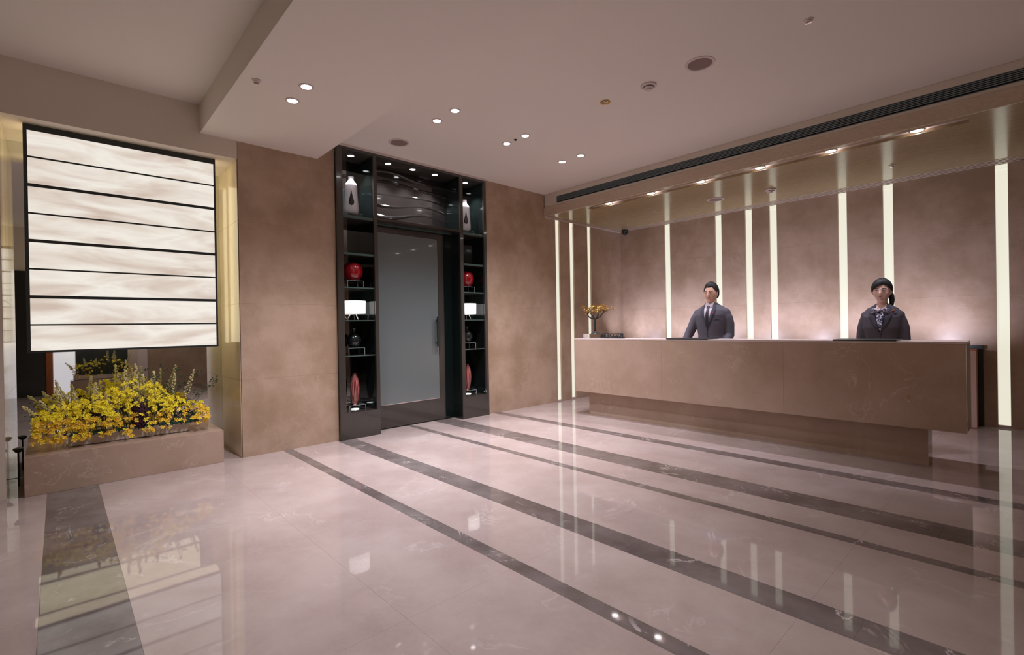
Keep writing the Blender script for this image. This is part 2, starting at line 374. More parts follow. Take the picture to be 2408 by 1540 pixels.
# ------------------------------------------------------------------ flower arrangement
R = random.Random(11)
def petal_mesh(name, m, s=1.0):
    mb = MB()
    for k in range(5):
        a = 2*math.pi*k/5+.3
        rr = .022*s if k else .032*s
        c, sn = math.cos(a), math.sin(a); c2, s2 = math.cos(a+.5), math.sin(a+.5); c3, s3 = math.cos(a-.5), math.sin(a-.5)
        mb.add([(0, 0, 0), (c3*rr*.7, s3*rr*.7, .006*s), (c*rr, s*0+sn*rr, -.002*s), (c2*rr*.7, s2*rr*.7, .006*s), (0, 0, -.003*s)], [(0, 1, 2), (0, 2, 3), (4, 2, 1), (4, 3, 2)])
    return mb.mesh(name, m)
def arrangement(loc, ylen, label, name_y, mirror=False, blossoms=True, group=None):
    x, y, z = loc
    sg = -1 if mirror else 1
    root = thing('flower_arrangement', label, 'flowers', loc, group)
    pms = [petal_mesh('blossom', M['petal'], 1.0), petal_mesh('blossom', M['petal2'], .95), petal_mesh('blossom', M['petal'], .8)]
    def surf(u):  # mound height along the length
        return .11+.25*math.exp(-((u-.5)/.42)**2)+.035*math.sin(11*u+1)
    n = 300 if blossoms else 150
    extra = MB()
    for i in range(n*3 if blossoms else n):
        u = R.uniform(-.06, 1.06); yy = y-ylen/2+u*ylen; h = surf(u)
        t = R.random()
        fx = x+sg*(.02+.17*math.sin(t*math.pi*.5)+R.uniform(-.03, .03)) if R.random() < .75 else x+sg*R.uniform(-.12, .1)
        fz = z+.03+h*math.cos(t*math.pi*.55)*R.uniform(.72, 1.18)
        if .52 < u < .63 and R.random() < .8: continue
        if u > .80 and fz < z+.2 and R.random() < .75 and u < .98: continue
        me = pms[1] if (fz < z+.17 and R.random() < .8) else R.choice((pms[0], pms[2]))
        rot = Matrix.Rotation(R.uniform(0, 6.3), 3, 'Z')
        rx = Matrix.Rotation(sg*R.uniform(.5, 1.6), 3, 'Y') @ Matrix.Rotation(R.uniform(-.6, .6), 3, 'X') @ rot
        if i < n:
            o = D.objects.new('blossom', me); COL.objects.link(o); o.parent = root
            o.location = (fx-x, yy-y, fz-z); o.rotation_euler = rx.to_euler()
        else:
            extra.add([Vector((fx, yy, fz))+rx @ v.co for v in me.vertices], [tuple(p.vertices) for p in me.polygons])
            extra.mi[-len(me.polygons):] = [1 if me is pms[1] else 0]*len(me.polygons)
    if extra.v: tag(obj('blossom_mass', extra, [M['petal'], M['petal2']], root), kind='stuff')
    # hidden filling and stems
    st = MB()
    for i in range(60):
        u = R.random(); yy = y-ylen/2+u*ylen
        a = Vector((x+R.uniform(-.05, .05), yy, z)); b = Vector((x+sg*R.uniform(-.08, .16), yy+R.uniform(-.1, .1), z+surf(u)*R.uniform(.7, 1)))
        st.tube([a, (a+b)/2+Vector((0, 0, .03)), b], [.004, .003, .002], 5)
    tag(obj('stem_mass', st, M['stem'], root), kind='stuff')
    # pale feathery spikes
    spikes = [(.22, .34, -.15), (.30, .42, .02), (.36, .32, .03), (.50, .55, -.02), (.56, .60, .02), (.60, .50, .03), (.70, .52, -.05), (.10, .28, -.35), (.04, .24, -.45), (.15, .40, -.25), (.86, .50, .35), (.80, .46, .12), (.66, .44, .02)]
    if not blossoms: spikes = spikes[::2]
    for u, h, lean in spikes:
        mb = MB(); yy = y-ylen/2+u*ylen
        base = Vector((x-sg*.02, yy, z+.08)); tip = base+Vector((sg*R.uniform(-.02, .05), lean*.38, h*.86))
        mb.cur = 1; mb.tube([base, (base+tip)/2, tip], [.003, .0025, .001], 5); mb.cur = 0
        for k in range(70):
            t = .38+.62*(k/70); p = base.lerp(tip, t); wdt = .034*(1-t)**.8+.004
            a = R.uniform(0, 6.3); q = p+Vector((math.cos(a)*wdt, math.sin(a)*wdt, R.uniform(0, .02)))
            mb.tube([p, q], [.0015, .001], 3); mb.ell(q, (.0068, .0068, .007), 5, 3)
        obj('feathery_spike', mb, [M['pale_bud'], M['stem']], root)
    # woody twigs with buds at the right, a few low ones
    for u, dy, h in ([(.83, .03, .55), (.86, .16, .5), (.9, .30, .42), (.8, -.08, .5), (.88, .22, .34), (.72, -.04, .5), (.02, -.12, .22), (.12, -.16, .30)] if blossoms else [(.8, .05, .35)]):
        mb = MB(); yy = y-ylen/2+u*ylen; p = Vector((x, yy, z+.1)); pts = [p]
        for k in range(1, 6): pts.append(Vector((x+sg*R.uniform(0, .05), yy+dy*(k/5)**1.2+R.uniform(-.012, .012), z+.1+(h-.1)*k/5)))
        mb.tube(pts, [.005, .0045, .004, .003, .002, .0015], 5); mb.cur = 1
        for k in range(12):
            j = R.randrange(2, 5); q = pts[j].lerp(pts[j+1], R.random()); e = q+Vector((R.uniform(-.03, .03), R.uniform(-.045, .045), R.uniform(.0, .045)))
            mb.cur = 0; mb.tube([q, e], .0015, 4); mb.cur = 1; mb.ell(e, (.008, .008, .007), 6, 4)
        obj('twig', mb, [M['stem'], M['leaf']], root)
    # palmate dark leaves drooping over the planter
    for u in ((.2, .32, .44, .60, .76, .86, .93) if blossoms else (.3, .6)):
        mb = MB(); yy = y-ylen/2+u*ylen; c = Vector((x+sg*.10, yy, z+.05))
        for k in range(7):
            a = -1.9+k*.63; d = Vector((sg*.03, math.sin(a)*.085, -abs(math.cos(a*.5))*.06+.01)); e = c+d; w_ = Vector((0, d.z, -d.y)).normalized()*.011
            mb.add([c, c+d*.5+w_, e, c+d*.5-w_, c+d*.5+Vector((sg*.008, 0, .004))], [(0, 1, 4), (1, 2, 4), (2, 3, 4), (3, 0, 4)])
        obj('palmate_leaf', mb, M['leaf'], root)
    if blossoms:
        mb = MB(); c = Vector((x+sg*.10, y-ylen/2+.575*ylen, z+.13))
        for k in range(260):
            d = Vector((R.gauss(0, 1), R.gauss(0, 1), R.gauss(0, 1))).normalized(); p = c+Vector((d.x*.05, d.y*.065, d.z*.11)); mb.ell(p, (.009, .009, .011), 5, 4)
        mb.ell(c, (.045, .06, .10), 12, 8)
        obj('purple_bloom', mb, M['purple'], root)
        for u0, zc_, rr in ((.83, .13, (.06, .13, .09)), (.9, .07, (.05, .08, .05)), (.25, .2, (.03, .04, .05)), (.3, .17, (.03, .04, .05))):
            mb = MB(); c = Vector((x+sg*.06, y-ylen/2+u0*ylen, z+zc_))
            for k in range(160):
                d = Vector((R.gauss(0, 1), R.gauss(0, 1), R.gauss(0, 1))).normalized(); p = c+Vector((d.x*rr[0], d.y*rr[1], d.z*rr[2])); e = p+d*.03; s_ = d.orthogonal().normalized()*.006
                mb.add([p+s_, e, p-s_, p+d*.012+d.cross(s_).normalized()*.004], [(0, 1, 3), (1, 2, 3), (0, 1, 2)])
            obj('dark_foliage', mb, M['leaf'] if u0 > .5 else M['purple'], root)
    return root
def planter(x0, x1, y0, y1, z, label):
    p = thing('planter', label, 'planter', ((x0+x1)/2, (y0+y1)/2, z))
    mb = MB().box(x0, x1, y0, y0+.012, z+.006, z+.095).box(x0, x1, y1-.012, y1, z+.006, z+.095).box(x0, x0+.012, y0+.012, y1-.012, z+.006, z+.095).box(x1-.012, x1, y0+.012, y1-.012, z+.006, z+.095)
    obj('trough', mb, M['white_stone'], p)
    obj('soil', box(x0+.012, x1-.012, y0+.012, y1-.012, z+.006, z+.075), M['stem'], p)
    obj('base_plate', box(x0+.01, x1-.01, y0+.01, y1-.01, z, z+.006), M['black'], p)
planter(-.36, -.19, -8.07, -7.185, .315, 'long low white stone planter on the beige marble ledge')
arrangement((-.275, -7.66, .392), 1.12, 'long mound of yellow orchid sprays and pale spikes in the planter on the ledge', 'a')

# ------------------------------------------------------------------ door surround and display cabinets
FX = .045
def vase_profile(pts, c, n=40): return MB().lathe(pts, c, n)
def cabinet(y0, y1, inner0, inner1, side):
    cb = thing('display_cabinet', f'tall dark glossy display cabinet with lit shelves, {side} of the frosted door', 'cabinet', (-.15, (y0+y1)/2, 0), 'display cabinets beside the door')
    XB = -.335
    obj('side_panel', box(XB, FX, y0, inner0, 0, 3.43), M['lacquer'], cb)
    obj('side_panel', box(XB, FX, inner1, y1, 0, 3.43), M['lacquer'], cb)
    obj('inner_lining', box(XB+.003, FX-.03, inner1-.003, inner1-.0005, .315, 3.395), M['black_gloss'], cb)
    obj('top_panel', box(XB, FX, inner0, inner1, 3.40, 3.43), M['lacquer'], cb)
    obj('base_panel', box(XB, FX, inner0, inner1, 0, .31), M['lacquer'], cb)
    obj('mirror_back', box(XB-.01, XB+.004, inner0, inner1, .312, 3.398), M['grey_mirror'], cb)
    for z0, z1 in ((2.605, 2.645), (2.17, 2.20), (1.775, 1.795), (1.385, 1.40), (.965, .98)):
        sh = obj('shelf', box(XB+.006, FX-.03, inner0+.001, inner1-.004, z0, z1), M['lacquer'], cb)
        obj('glass_edge', box(FX-.03, FX-.022, inner0+.001, inner1-.004, z0+.004, z1-.002), M['glass_edge'], sh)
    return cb
cabinet(-5.745, -5.24, -5.675, -5.285, 'left')
cabinet(-3.98, -3.498, -3.925, -3.548, 'right')
# overdoor box with waved panel
ov = thing('overdoor_panel', 'dark waved panel with three downlights above the frosted door', 'panel', (-.15, -4.61, 2.63))
Y0, Y1 = -5.239, -3.981
obj('top_board', box(-.32, FX, Y0, Y1, 3.40, 3.43), M['lacquer'], ov)
obj('bottom_board', box(-.30, FX-.01, Y0, Y1, 2.63, 2.655), M['lacquer'], ov)
obj('glass_edge', box(-.169, -.16, Y0+.01, Y1-.01, 2.612, 2.6295), M['glass_edge'], ov)
ny, nz = 130, 110; mb = MB(); vs = []
for j in range(nz+1):
    for i in range(ny+1):
        u, v = i/ny, j/nz
        ph = v*9.5+.42*math.sin(u*5.2+v*3.2)+.22*math.sin(u*8-v*4)
        hgt = .5+.5*math.sin(2*math.pi*ph*.62)
        vs.append((-.30+-0+.022*hgt**14*(.55+.45*math.sin(3*u+5*v+1)), Y0+(Y1-Y0)*u, 2.655+(3.40-2.655)*v))
fs = [(j*(ny+1)+i, j*(ny+1)+i+1, (j+1)*(ny+1)+i+1, (j+1)*(ny+1)+i) for j in range(nz) for i in range(ny)]
mb.add(vs, fs); obj('wave_panel', mb, M['wave'], ov, smooth=True)
obj('side_lining', box(-.30, FX-.02, Y1-.004, Y1-.001, 2.656, 3.395), M['black_gloss'], ov)
# door
dr = struct('door_1', MB().box(-.215, -.175, -5.238, -5.175, .012, 2.60).box(-.215, -.175, -4.21, -4.12, .012, 2.60).box(-.215, -.175, -5.175, -4.21, 2.53, 2.60).box(-.215, -.175, -5.175, -4.21, .012, .305), M['lacquer'], 'dark framed door with a tall frosted glass pane')
obj('frosted_pane', box(-.205, -.182, -5.172, -4.213, .308, 2.527), M['frosted'], dr)
obj('pane_bead', box(-.182, -.172, -5.172, -4.213, .303, .312), M['chrome'], dr)
hd = obj('handle', MB().box(-.135, -.11, -4.275, -4.235, 1.03, 1.445).box(-.175, -.135, -4.265, -4.245, 1.07, 1.09).box(-.175, -.135, -4.265, -4.245, 1.385, 1.405), M['black'], dr)
struct('trim_3', box(-.225, -.17, -4.118, -3.984, 0, 2.60), M['black_gloss'], 'black glossy jamb panel right of the door')
struct('trim_4', box(-.17, FX-.02, -3.989, -3.985, 0, 2.61), M['black_gloss'], 'black glossy return right of the door')
struct('trim_5', box(-.24, -.165, Y0, Y1, 2.601, 2.61), M['black_gloss'], 'black head of the door recess')
def revolve(name, prof, c, m, root, n=40): return obj(name, MB().lathe(prof, c, n), M[m], root, smooth=50, origin=c)
for cy, side, XC in ((-5.475, 'left', -.16), (-3.735, 'right', -.16)):
    # white vase on clear stand
    def stand(z, h, label):
        s_ = thing('display_stand', label, 'stand', (XC, cy, z))
        mb = MB().box(XC-.075, XC+.075, cy-.1, cy+.1, z+h-.006, z+h).box(XC-.075, XC+.075, cy-.1, cy-.094, z, z+h-.006).box(XC-.075, XC+.075, cy+.094, cy+.1, z, z+h-.006)
        obj('stand_plate', mb, M['acrylic'], s_)
        e = MB(); q = .0022; X0, X1, Y0_, Y1_ = XC-.076, XC+.076, cy-.101, cy+.101
        for xx in (X0, X1):
            e.box(xx-q, xx+q, Y0_, Y1_, z+h-q, z+h+.0005)
            for yy in (Y0_, Y1_): e.box(xx-q, xx+q, yy-q, yy+q, z+.0005, z+h-q)
        for yy in (Y0_, Y1_): e.box(X0+q, X1-q, yy-q, yy+q, z+h-q, z+h+.0005)
        obj('polished_edge', e, M['edge'], s_)
    stand(2.646, .05, f'clear acrylic stand under the white vase in the {side} cabinet')
    t = thing('white_vase', f'white bottle vase with a black teardrop on the top shelf of the {side} cabinet', 'vase', (XC, cy, 2.697), 'white bottle vases')
    pr_ = [(.055, 0), (.075, .01), (.084, .04), (.085, .08), (.08, .16), (.074, .25), (.071, .34), (.066, .37), (.05, .39), (.037, .405), (.034, .42), (.035, .45), (.036, .458), (.03, .459), (.028, .44)]
    revolve('body', pr_, (XC, cy, 2.697), 'white_glass', t)
    mb = MB(); K = 16; rad = lambda z: next((a[0]+(b[0]-a[0])*(z-a[1])/(b[1]-a[1]) for a, b in zip(pr_, pr_[1:]) if a[1] <= z <= b[1]), .07)
    rows = []
    for j in range(K+1):
        q = j/K; z = .09+.2*q; hw = .030*(math.sin(math.pi*min(1, (1-q))**1.0*.0+math.pi*(1-q)**1.6) if False else (math.sqrt(max(0, 1-((q-.25)/.25)**2)) if q < .25 else ((1-q)/.75)**1.15))
        rows.append([(XC+(rad(z)+.0015)*math.cos(th), cy+(rad(z)+.0015)*math.sin(th), 2.697+z) for th in [(-.42+k/4*hw/.078*2-hw/.078) for k in range(5)]])
    vs = [p for r_ in rows for p in r_]; mb.add(vs, [(j*5+k, j*5+k+1, (j+1)*5+k+1, (j+1)*5+k) for j in range(K) for k in range(4)])
    dp = obj('teardrop', mb, M['black_gloss'], t, smooth=True); md = dp.modifiers.new('s', 'SOLIDIFY'); md.thickness = .002; md.offset = 1
    # red globe
    stand(1.796, .085, f'clear acrylic stand under the red globe vase in the {side} cabinet')
    t = thing('red_vase', f'deep red glass globe vase on the third shelf of the {side} cabinet', 'vase', (XC, cy, 1.882), 'red globe vases')
    revolve('body', [(.03, 0), (.075, .006), (.1, .04), (.117, .085), (.12, .12), (.112, .165), (.092, .2), (.072, .218), (.06, .222), (.056, .218), (.07, .2), (.08, .17)], (XC, cy, 1.882), 'red_glass', t)
    # table lamp
    t = thing('table_lamp', f'small table lamp with a glowing white drum shade in the {side} cabinet', 'lamp', (XC, cy, 1.401), 'drum shade table lamps')
    o = obj('lamp_shade', MB().lathe([(.142, .08), (.146, .235)], (XC, cy, 1.401), 40, cap=True), M['shade'], t, smooth=50)
    for a in (0.4, 2.5, 4.6):
        c = Vector((XC, cy, 1.401)); e = Vector((math.cos(a)*.075, math.sin(a)*.075, 0)); obj('leg', MB().tube([c+e+Vector((0, 0, .003)), c+e*.45+Vector((0, 0, .079))], [.006, .009], 8), M['chrome'], t)
    # black vase
    stand(.981, .085, f'clear acrylic stand under the black vase in the {side} cabinet')
    t = thing('black_vase', f'round black glass vase on the fifth shelf of the {side} cabinet', 'vase', (XC, cy, 1.067), 'round black vases')
    revolve('body', [(.035, 0), (.06, .01), (.088, .06), (.09, .1), (.07, .15), (.035, .18), (.028, .21), (.036, .235), (.03, .235)], (XC, cy, 1.067), 'black_gloss', t)
    # striped vase
    stand(.311, .062, f'clear acrylic stand under the striped vase in the {side} cabinet')
    t = thing('striped_vase', f'slim red and cream striped vase at the bottom of the {side} cabinet', 'vase', (XC, cy, .374), 'slim striped vases')
    revolve('body', [(.018, 0), (.026, .01), (.038, .05), (.052, .13), (.056, .2), (.052, .26), (.04, .32), (.026, .352), (.02, .362), (.022, .382), (.018, .382)], (XC, cy, .374), 'striped', t)
    t = thing('shelf_uplight', f'small lit disc lamp under the striped vase in the {side} cabinet', 'lamp', (XC, cy, .311), 'disc lamps under the striped vases')
    obj('lamp_disc', MB().lathe([(.045, 0), (.045, .004)], (XC, cy, .3115), 24), M['lamp_small'], t)
    obj('rim', MB().lathe([(.046, 0), (.052, 0), (.052, .006), (.046, .006), (.046, 0)], (XC, cy, .3112), 24, cap=False), M['chrome'], t)

# ------------------------------------------------------------------ downlights
def downlight(x, y, z, label, group, power=0, col=C_HALL, r=.04, m='lamp', trim='trim_white', ang=112, blend=1, aim=None):
    t = thing('downlight', label, 'light', (x, y, z), group)
    obj('lens', MB().lathe([(r, -.004), (r, -.001)], (x, y, z), 24), M[m], t)
    obj('trim_ring', MB().lathe([(r+.001, -.001), (r+.001, -.006), (r+.014, -.006), (r+.018, -.001), (r+.001, -.001)], (x, y, z), 28, cap=False), M[trim], t, smooth=30)
    if power:
        l = D.lights.new('beam', 'SPOT'); l.energy = power; l.color = col; l.spot_size = math.radians(ang); l.spot_blend = blend; l.shadow_soft_size = .035
        o = D.objects.new('beam', l); COL.objects.link(o); o.parent = t; o.location = (0, 0, -.012)
        if aim: o.rotation_euler = aim
    return t
for y, z, ttl in ((-6.65, ZS, 'in the dropped soffit'), (-5.19, ZC, 'in front of the door left jamb'), (-4.205, ZC, 'around the small sensor'), (-3.21, ZC, 'nearest the air vent')):
    for x, s_ in ((1.28, 'nearer the wall'), (1.595, 'farther from the wall')):
        downlight(x, y, z, f'ceiling downlight {ttl}, the one {s_}', 'paired ceiling downlights', P_HALL)
# further pairs of the same ceiling, outside the frame, that light the near floor
for (x, y, z) in ((3.6, -6.65, ZS), (3.92, -6.65, ZS), (5.9, -6.65, ZS), (4.8, -9.9, 3.5)):
    downlight(x, y, z, 'round ceiling downlight over the near floor, beside or behind the camera', 'downlights over the near floor', P_NEAR if x < 5.5 else 60, ang=84, blend=1)
xs = [1.146+.7235*i for i in range(6)]
tt = ['first from the left end', 'second from the left end', 'third from the left end', 'third from the right end', 'second from the right end', 'first from the right end']
for x, s_ in zip(xs, tt):
    downlight(x, -2.005, ZU+.02, f'lamp in the long canopy slot above the desk, {s_}', 'canopy slot lamps', P_CANOPY, C_CANOPY, .05, ang=88, blend=.9)
for y, s_ in ((-5.005, 'left one of the three above the door'), (-4.646, 'middle one of the three above the door'), (-4.297, 'right one of the three above the door'), (-5.49, 'inside the top of the left cabinet'), (-3.745, 'inside the top of the right cabinet')):
    downlight(-.12 if abs(y+4.65) > .6 else -.09, y, 3.40, f'small lit cabinet spotlight, {s_}', 'cabinet spotlights', P_CASE, (1, .96, 1), .036, 'lamp_small', 'lacquer', 100, .5)

# ------------------------------------------------------------------ canopy, fascia, vent
cn = thing('canopy', 'gold lacquered ceiling canopy over the reception desk', 'canopy', (3.5, -1.1, ZU))
t0, t1, tx0, tx1 = -2.085, -1.935, .80, 5.13
mb = MB().box(0.002, XR, t1, -.225, ZU, ZU+.03).box(0.002, XR, -2.185, t0, ZU, ZU+.03).box(.002, tx0, t0, t1, ZU, ZU+.03).box(tx1, XR, t0, t1, ZU, ZU+.03)
mb.box(.002, .2, -.225, -.002, ZU, ZU+.03).box(5.43, XR, -.225, -.002, ZU, ZU+.03)
obj('soffit', mb, M['canopy'], cn)
obj('light_trough', MB().box(tx0-.01, tx1+.01, t0-.02, t1+.02, ZU+.052, ZU+.07).box(tx0-.01, tx1+.01, t0-.012, t0-.001, ZU+.031, ZU+.052).box(tx0-.01, tx1+.01, t1+.001, t1+.012, ZU+.031, ZU+.052), M['trim_white'], cn)
obj('fascia_board', box(.002, XR, -2.21, -2.187, ZU-.008, 3.235), M['fascia'], cn)
sl = obj('slot_diffuser', MB().box(.2, 5.43, -.225, -.2, ZU-.004, ZU+.02).box(.2, 5.43, -.16, -.135, ZU-.004, ZU+.02).box(.2, 5.43, -.1, -.075, ZU-.004, ZU+.02).box(.2, 5.43, -.03, -.002, ZU-.004, ZU+.02), M['fascia'], cn)
obj('slot_back', box(.2, 5.43, -.22, -.004, ZU+.022, ZU+.03), M['black'], cn)
struct('trim_6', box(.0005, .014, -2.186, -.03, ZU-.028, ZU-.002), M['trim_white'], 'white edge trim between left wall and canopy')
mb = MB().box(.002, XR, -2.19, -2.15, 3.235, 3.278).box(.002, XR, -2.19, -2.15, 3.385, ZC-.002).box(.002, .27, -2.19, -2.15, 3.278, 3.385)
struct('wall_bulkhead', mb, M['beam_paint'], 'painted bulkhead with the long air vent above the canopy')
vt = thing('air_vent', 'long dark linear air vent with fine slats above the canopy', 'vent', (3.6, -2.17, 3.278))
obj('vent_back', box(.271, XR, -2.155, -2.15, 3.28, 3.384), M['black'], vt)
obj('frame', MB().box(.271, XR, -2.192, -2.156, 3.279, 3.285).box(.271, XR, -2.192, -2.156, 3.379, 3.3845).box(.271, .277, -2.192, -2.156, 3.285, 3.379), M['slat'], vt)
for k in range(5):
    z = 3.2975+k*.0165
    obj('slat', MB().add([(.278, -2.194, z), (XR, -2.194, z), (XR, -2.16, z+.007), (.278, -2.16, z+.007), (.278, -2.194, z+.0095), (XR, -2.194, z+.0095), (XR, -2.16, z+.0155), (.278, -2.16, z+.0155)],
        [(0, 1, 2, 3), (4, 7, 6, 5), (0, 4, 5, 1), (3, 2, 6, 7), (0, 3, 7, 4), (1, 5, 6, 2)]), M['slat'], vt)
for k in range(1, 8): obj('divider', box(.27+.92*k, .275+.92*k, -2.164, -2.156, 3.286, 3.378), M['slat'], vt)

# ------------------------------------------------------------------ ceiling fittings
def fitting(kind, x, y, z, label, cat, group=None):
    t = thing(kind, label, cat, (x, y, z), group)
    c = (x, y, z)
    if kind == 'ceiling_speaker':
        obj('rim', MB().lathe([(.095, 0), (.12, 0), (.118, -.006), (.098, -.008), (.095, 0)], c, 36, cap=False), M['trim_white'], t, smooth=40)
        obj('grille', MB().lathe([(.096, -.003), (.05, -.005), (.004, -.006)], c, 36), M['speaker'], t)
    elif kind == 'smoke_detector':
        obj('base', MB().lathe([(.07, -.001), (.07, -.012), (.06, -.018), (.01, -.019)], c, 32), M['trim_white'], t, smooth=40)
        obj('sensor_head', MB().lathe([(.045, -.019), (.045, -.028), (.03, -.034), (.028, -.046), (.01, -.05)], c, 28), M['trim_white'], t, smooth=40)
        obj('gap_ring', MB().lathe([(.046, -.0195), (.05, -.0195), (.05, -.0225), (.046, -.0225), (.046, -.0195)], c, 28, cap=False), M['black'], t)
    elif kind == 'sprinkler':
        obj('rosette', MB().lathe([(.034, -.001), (.034, -.004), (.02, -.007), (.006, -.008)], c, 24), M['trim_white'], t, smooth=40)
        obj('nozzle', MB().lathe([(.014, -.008), (.012, -.018), (.02, -.02), (.02, -.022), (.004, -.023)], c, 16), M['chrome'], t)
    elif kind == 'recessed_spot':
        obj('bezel', MB().lathe([(.028, -.001), (.05, -.001), (.048, -.008), (.028, -.004), (.028, -.001)], c, 28, cap=False), M['brass'], t, smooth=40)
        obj('lens', MB().lathe([(.027, -.002), (.01, -.004)], c, 24), M['chrome'], t)
    return t
M['speaker'] = mat('speaker mesh', srgb(140, 118, 112), .8)
fitting('ceiling_speaker', 3.639, -4.175, ZC, 'large round ceiling speaker with a pale rim, near the smoke detector', 'speaker')
fitting('ceiling_speaker', .488, -5.183, ZC, 'round grey ceiling speaker just in front of the door surround', 'speaker')
fitting('smoke_detector', 3.154, -4.173, ZC, 'white dome smoke detector on the main ceiling', 'smoke detector')
fitting('recessed_spot', 2.696, -4.2, ZC, 'small brass ringed unlit spot on the main ceiling', 'spotlight')
fitting('sprinkler', 4.433, -4.148, ZC, 'small sprinkler near the top right of the main ceiling', 'sprinkler')
fitting('sprinkler', 1.445, -6.973, ZS, 'small sprinkler in the dropped soffit beside its downlight pair', 'sprinkler')
t = thing('ceiling_sensor', 'tiny black sensor between two ceiling downlights', 'sensor', (1.437, -4.21, ZC)); obj('sensor_dome', MB().lathe([(.018, -.001), (.018, -.006), (.008, -.016)], (1.437, -4.21, ZC), 16), M['black'], t, smooth=40)
fitting('ceiling_speaker', 2.345, -1.023, ZU, 'flat round speaker in the gold canopy', 'speaker')
fitting('smoke_detector', 3.073, -.95, ZU, 'white smoke detector under the gold canopy', 'smoke detector')
fitting('sprinkler', 1.345, -1.031, ZU, 'sprinkler at the left of the gold canopy', 'sprinkler')
fitting('sprinkler', 4.402, -.937, ZU, 'sprinkler at the right of the gold canopy, above the woman', 'sprinkler')
t = thing('security_camera', 'black dome security camera in the corner under the canopy', 'camera', (.17, -.12, ZU))
obj('mount', MB().lathe([(.06, -.001), (.062, -.03), (.055, -.04)], (.17, -.12, ZU-.003), 24), M['black'], t, smooth=40)
obj('dome', MB().lathe([(.054, -.041), (.052, -.06), (.04, -.085), (.022, -.098), (.004, -.102)], (.17, -.12, ZU-.003), 24), M['black_gloss'], t, smooth=True)

# ------------------------------------------------------------------ reception desk
dx0, dx1, dy0, dy1, dzt, dzb = .968, 5.135, -2.65, -2.25, 1.104, .345
dk = thing('reception_desk', 'long floating reception desk clad in polished beige marble', 'desk', ((dx0+dx1)/2, -2.3, 0))
xsd = [dx0, dx0+1.39, dx0+2.78, dx1]
for a, b in zip(xsd, xsd[1:]): obj('front_slab', box(a+.0006, b-.0006, dy0, dy0+.025, dzb, dzt-.021), M['desk_marble'], dk)
obj('counter_top', box(dx0, dx1, dy0, dy1, dzt-.02, dzt), M['top_marble'], dk, bevel=.002)
obj('end_panel', box(dx1-.03, dx1, dy0+.026, dy1, dzb, dzt-.021), M['wall_marble'], dk)
obj('end_panel', box(dx0, dx0+.03, dy0+.026, dy1, dzb, dzt-.021), M['desk_marble'], dk)
obj('back_panel', box(dx0+.03, dx1-.03, dy1-.02, dy1, dzb, dzt-.021), M['desk_marble'], dk)
obj('underside', box(dx0+.03, dx1-.03, dy0+.026, dy1-.02, dzb+.001, dzb+.02), M['desk_marble'], dk)
obj('plinth', box(dx0+.14, 4.87, -2.5, -2.27, 0, dzb), M['desk_marble'], dk)
obj('worktop', box(dx0+.05, dx1-.05, dy1+.001, -2.1, .88, .91), M['top_marble'], dk)
t = thing('desk_stud', 'small brass stud low on the right part of the desk front', 'stud', (4.76, dy0, .612))
def disc_y(x, y, z, r, th, n=12): 
    return MB().add([(x+r*math.cos(2*math.pi*k/n), y-(th if q else 0), z+r*math.sin(2*math.pi*k/n)) for q in (0, 1) for k in range(n)], [tuple(range(n)), tuple(range(n, 2*n))[::-1]]+[(k, (k+1) % n, n+(k+1) % n, n+k) for k in range(n)])
obj('stud_head', disc_y(4.76, dy0, .614, .011, .006, 6), M['brass'], t)
obj('stud_slot', disc_y(4.76, dy0, .575, .006, .004, 6), M['chrome'], t)
for x0, x1, s_ in ((2.43, 2.95, 'in front of the man'), (4.19, 4.68, 'in front of the woman')):
    t = thing('desk_pad', f'flat black leather writing pad {s_}', 'desk pad', ((x0+x1)/2, -2.5, dzt), 'writing pads on the counter')
    obj('pad', box(x0, x1, -2.655, -2.34, dzt+.0005, dzt+.012), M['black'], t, bevel=.003)
for i, x in enumerate([.42]+xs):  # added lamps in place of light bounced up onto the back wall
    t = thing('added_uplight', 'small black uplight added behind the desk, standing in for bounced light on the back wall', 'light', (x, -.03, .93), 'added uplights low on the back wall')
    obj('housing', MB().lathe([(.03, 0), (.034, .004), (.034, .05), (.03, .05), (.028, .02)], (x, -.56, .90), 16), M['black'], t, smooth=40)
    obj('bracket', box(x-.01, x+.01, -.528, -.002, .91, .93), M['black'], t)
    l = D.lights.new('beam', 'SPOT'); l.energy = P_UP; l.color = (.96, .95, 1.24); l.spot_size = math.radians(140); l.spot_blend = 1; l.shadow_soft_size = .03
    o = D.objects.new('beam', l); COL.objects.link(o); o.parent = t; o.location = (0, -.53, .03); o.rotation_euler = (math.radians(180-42), 0, 0)
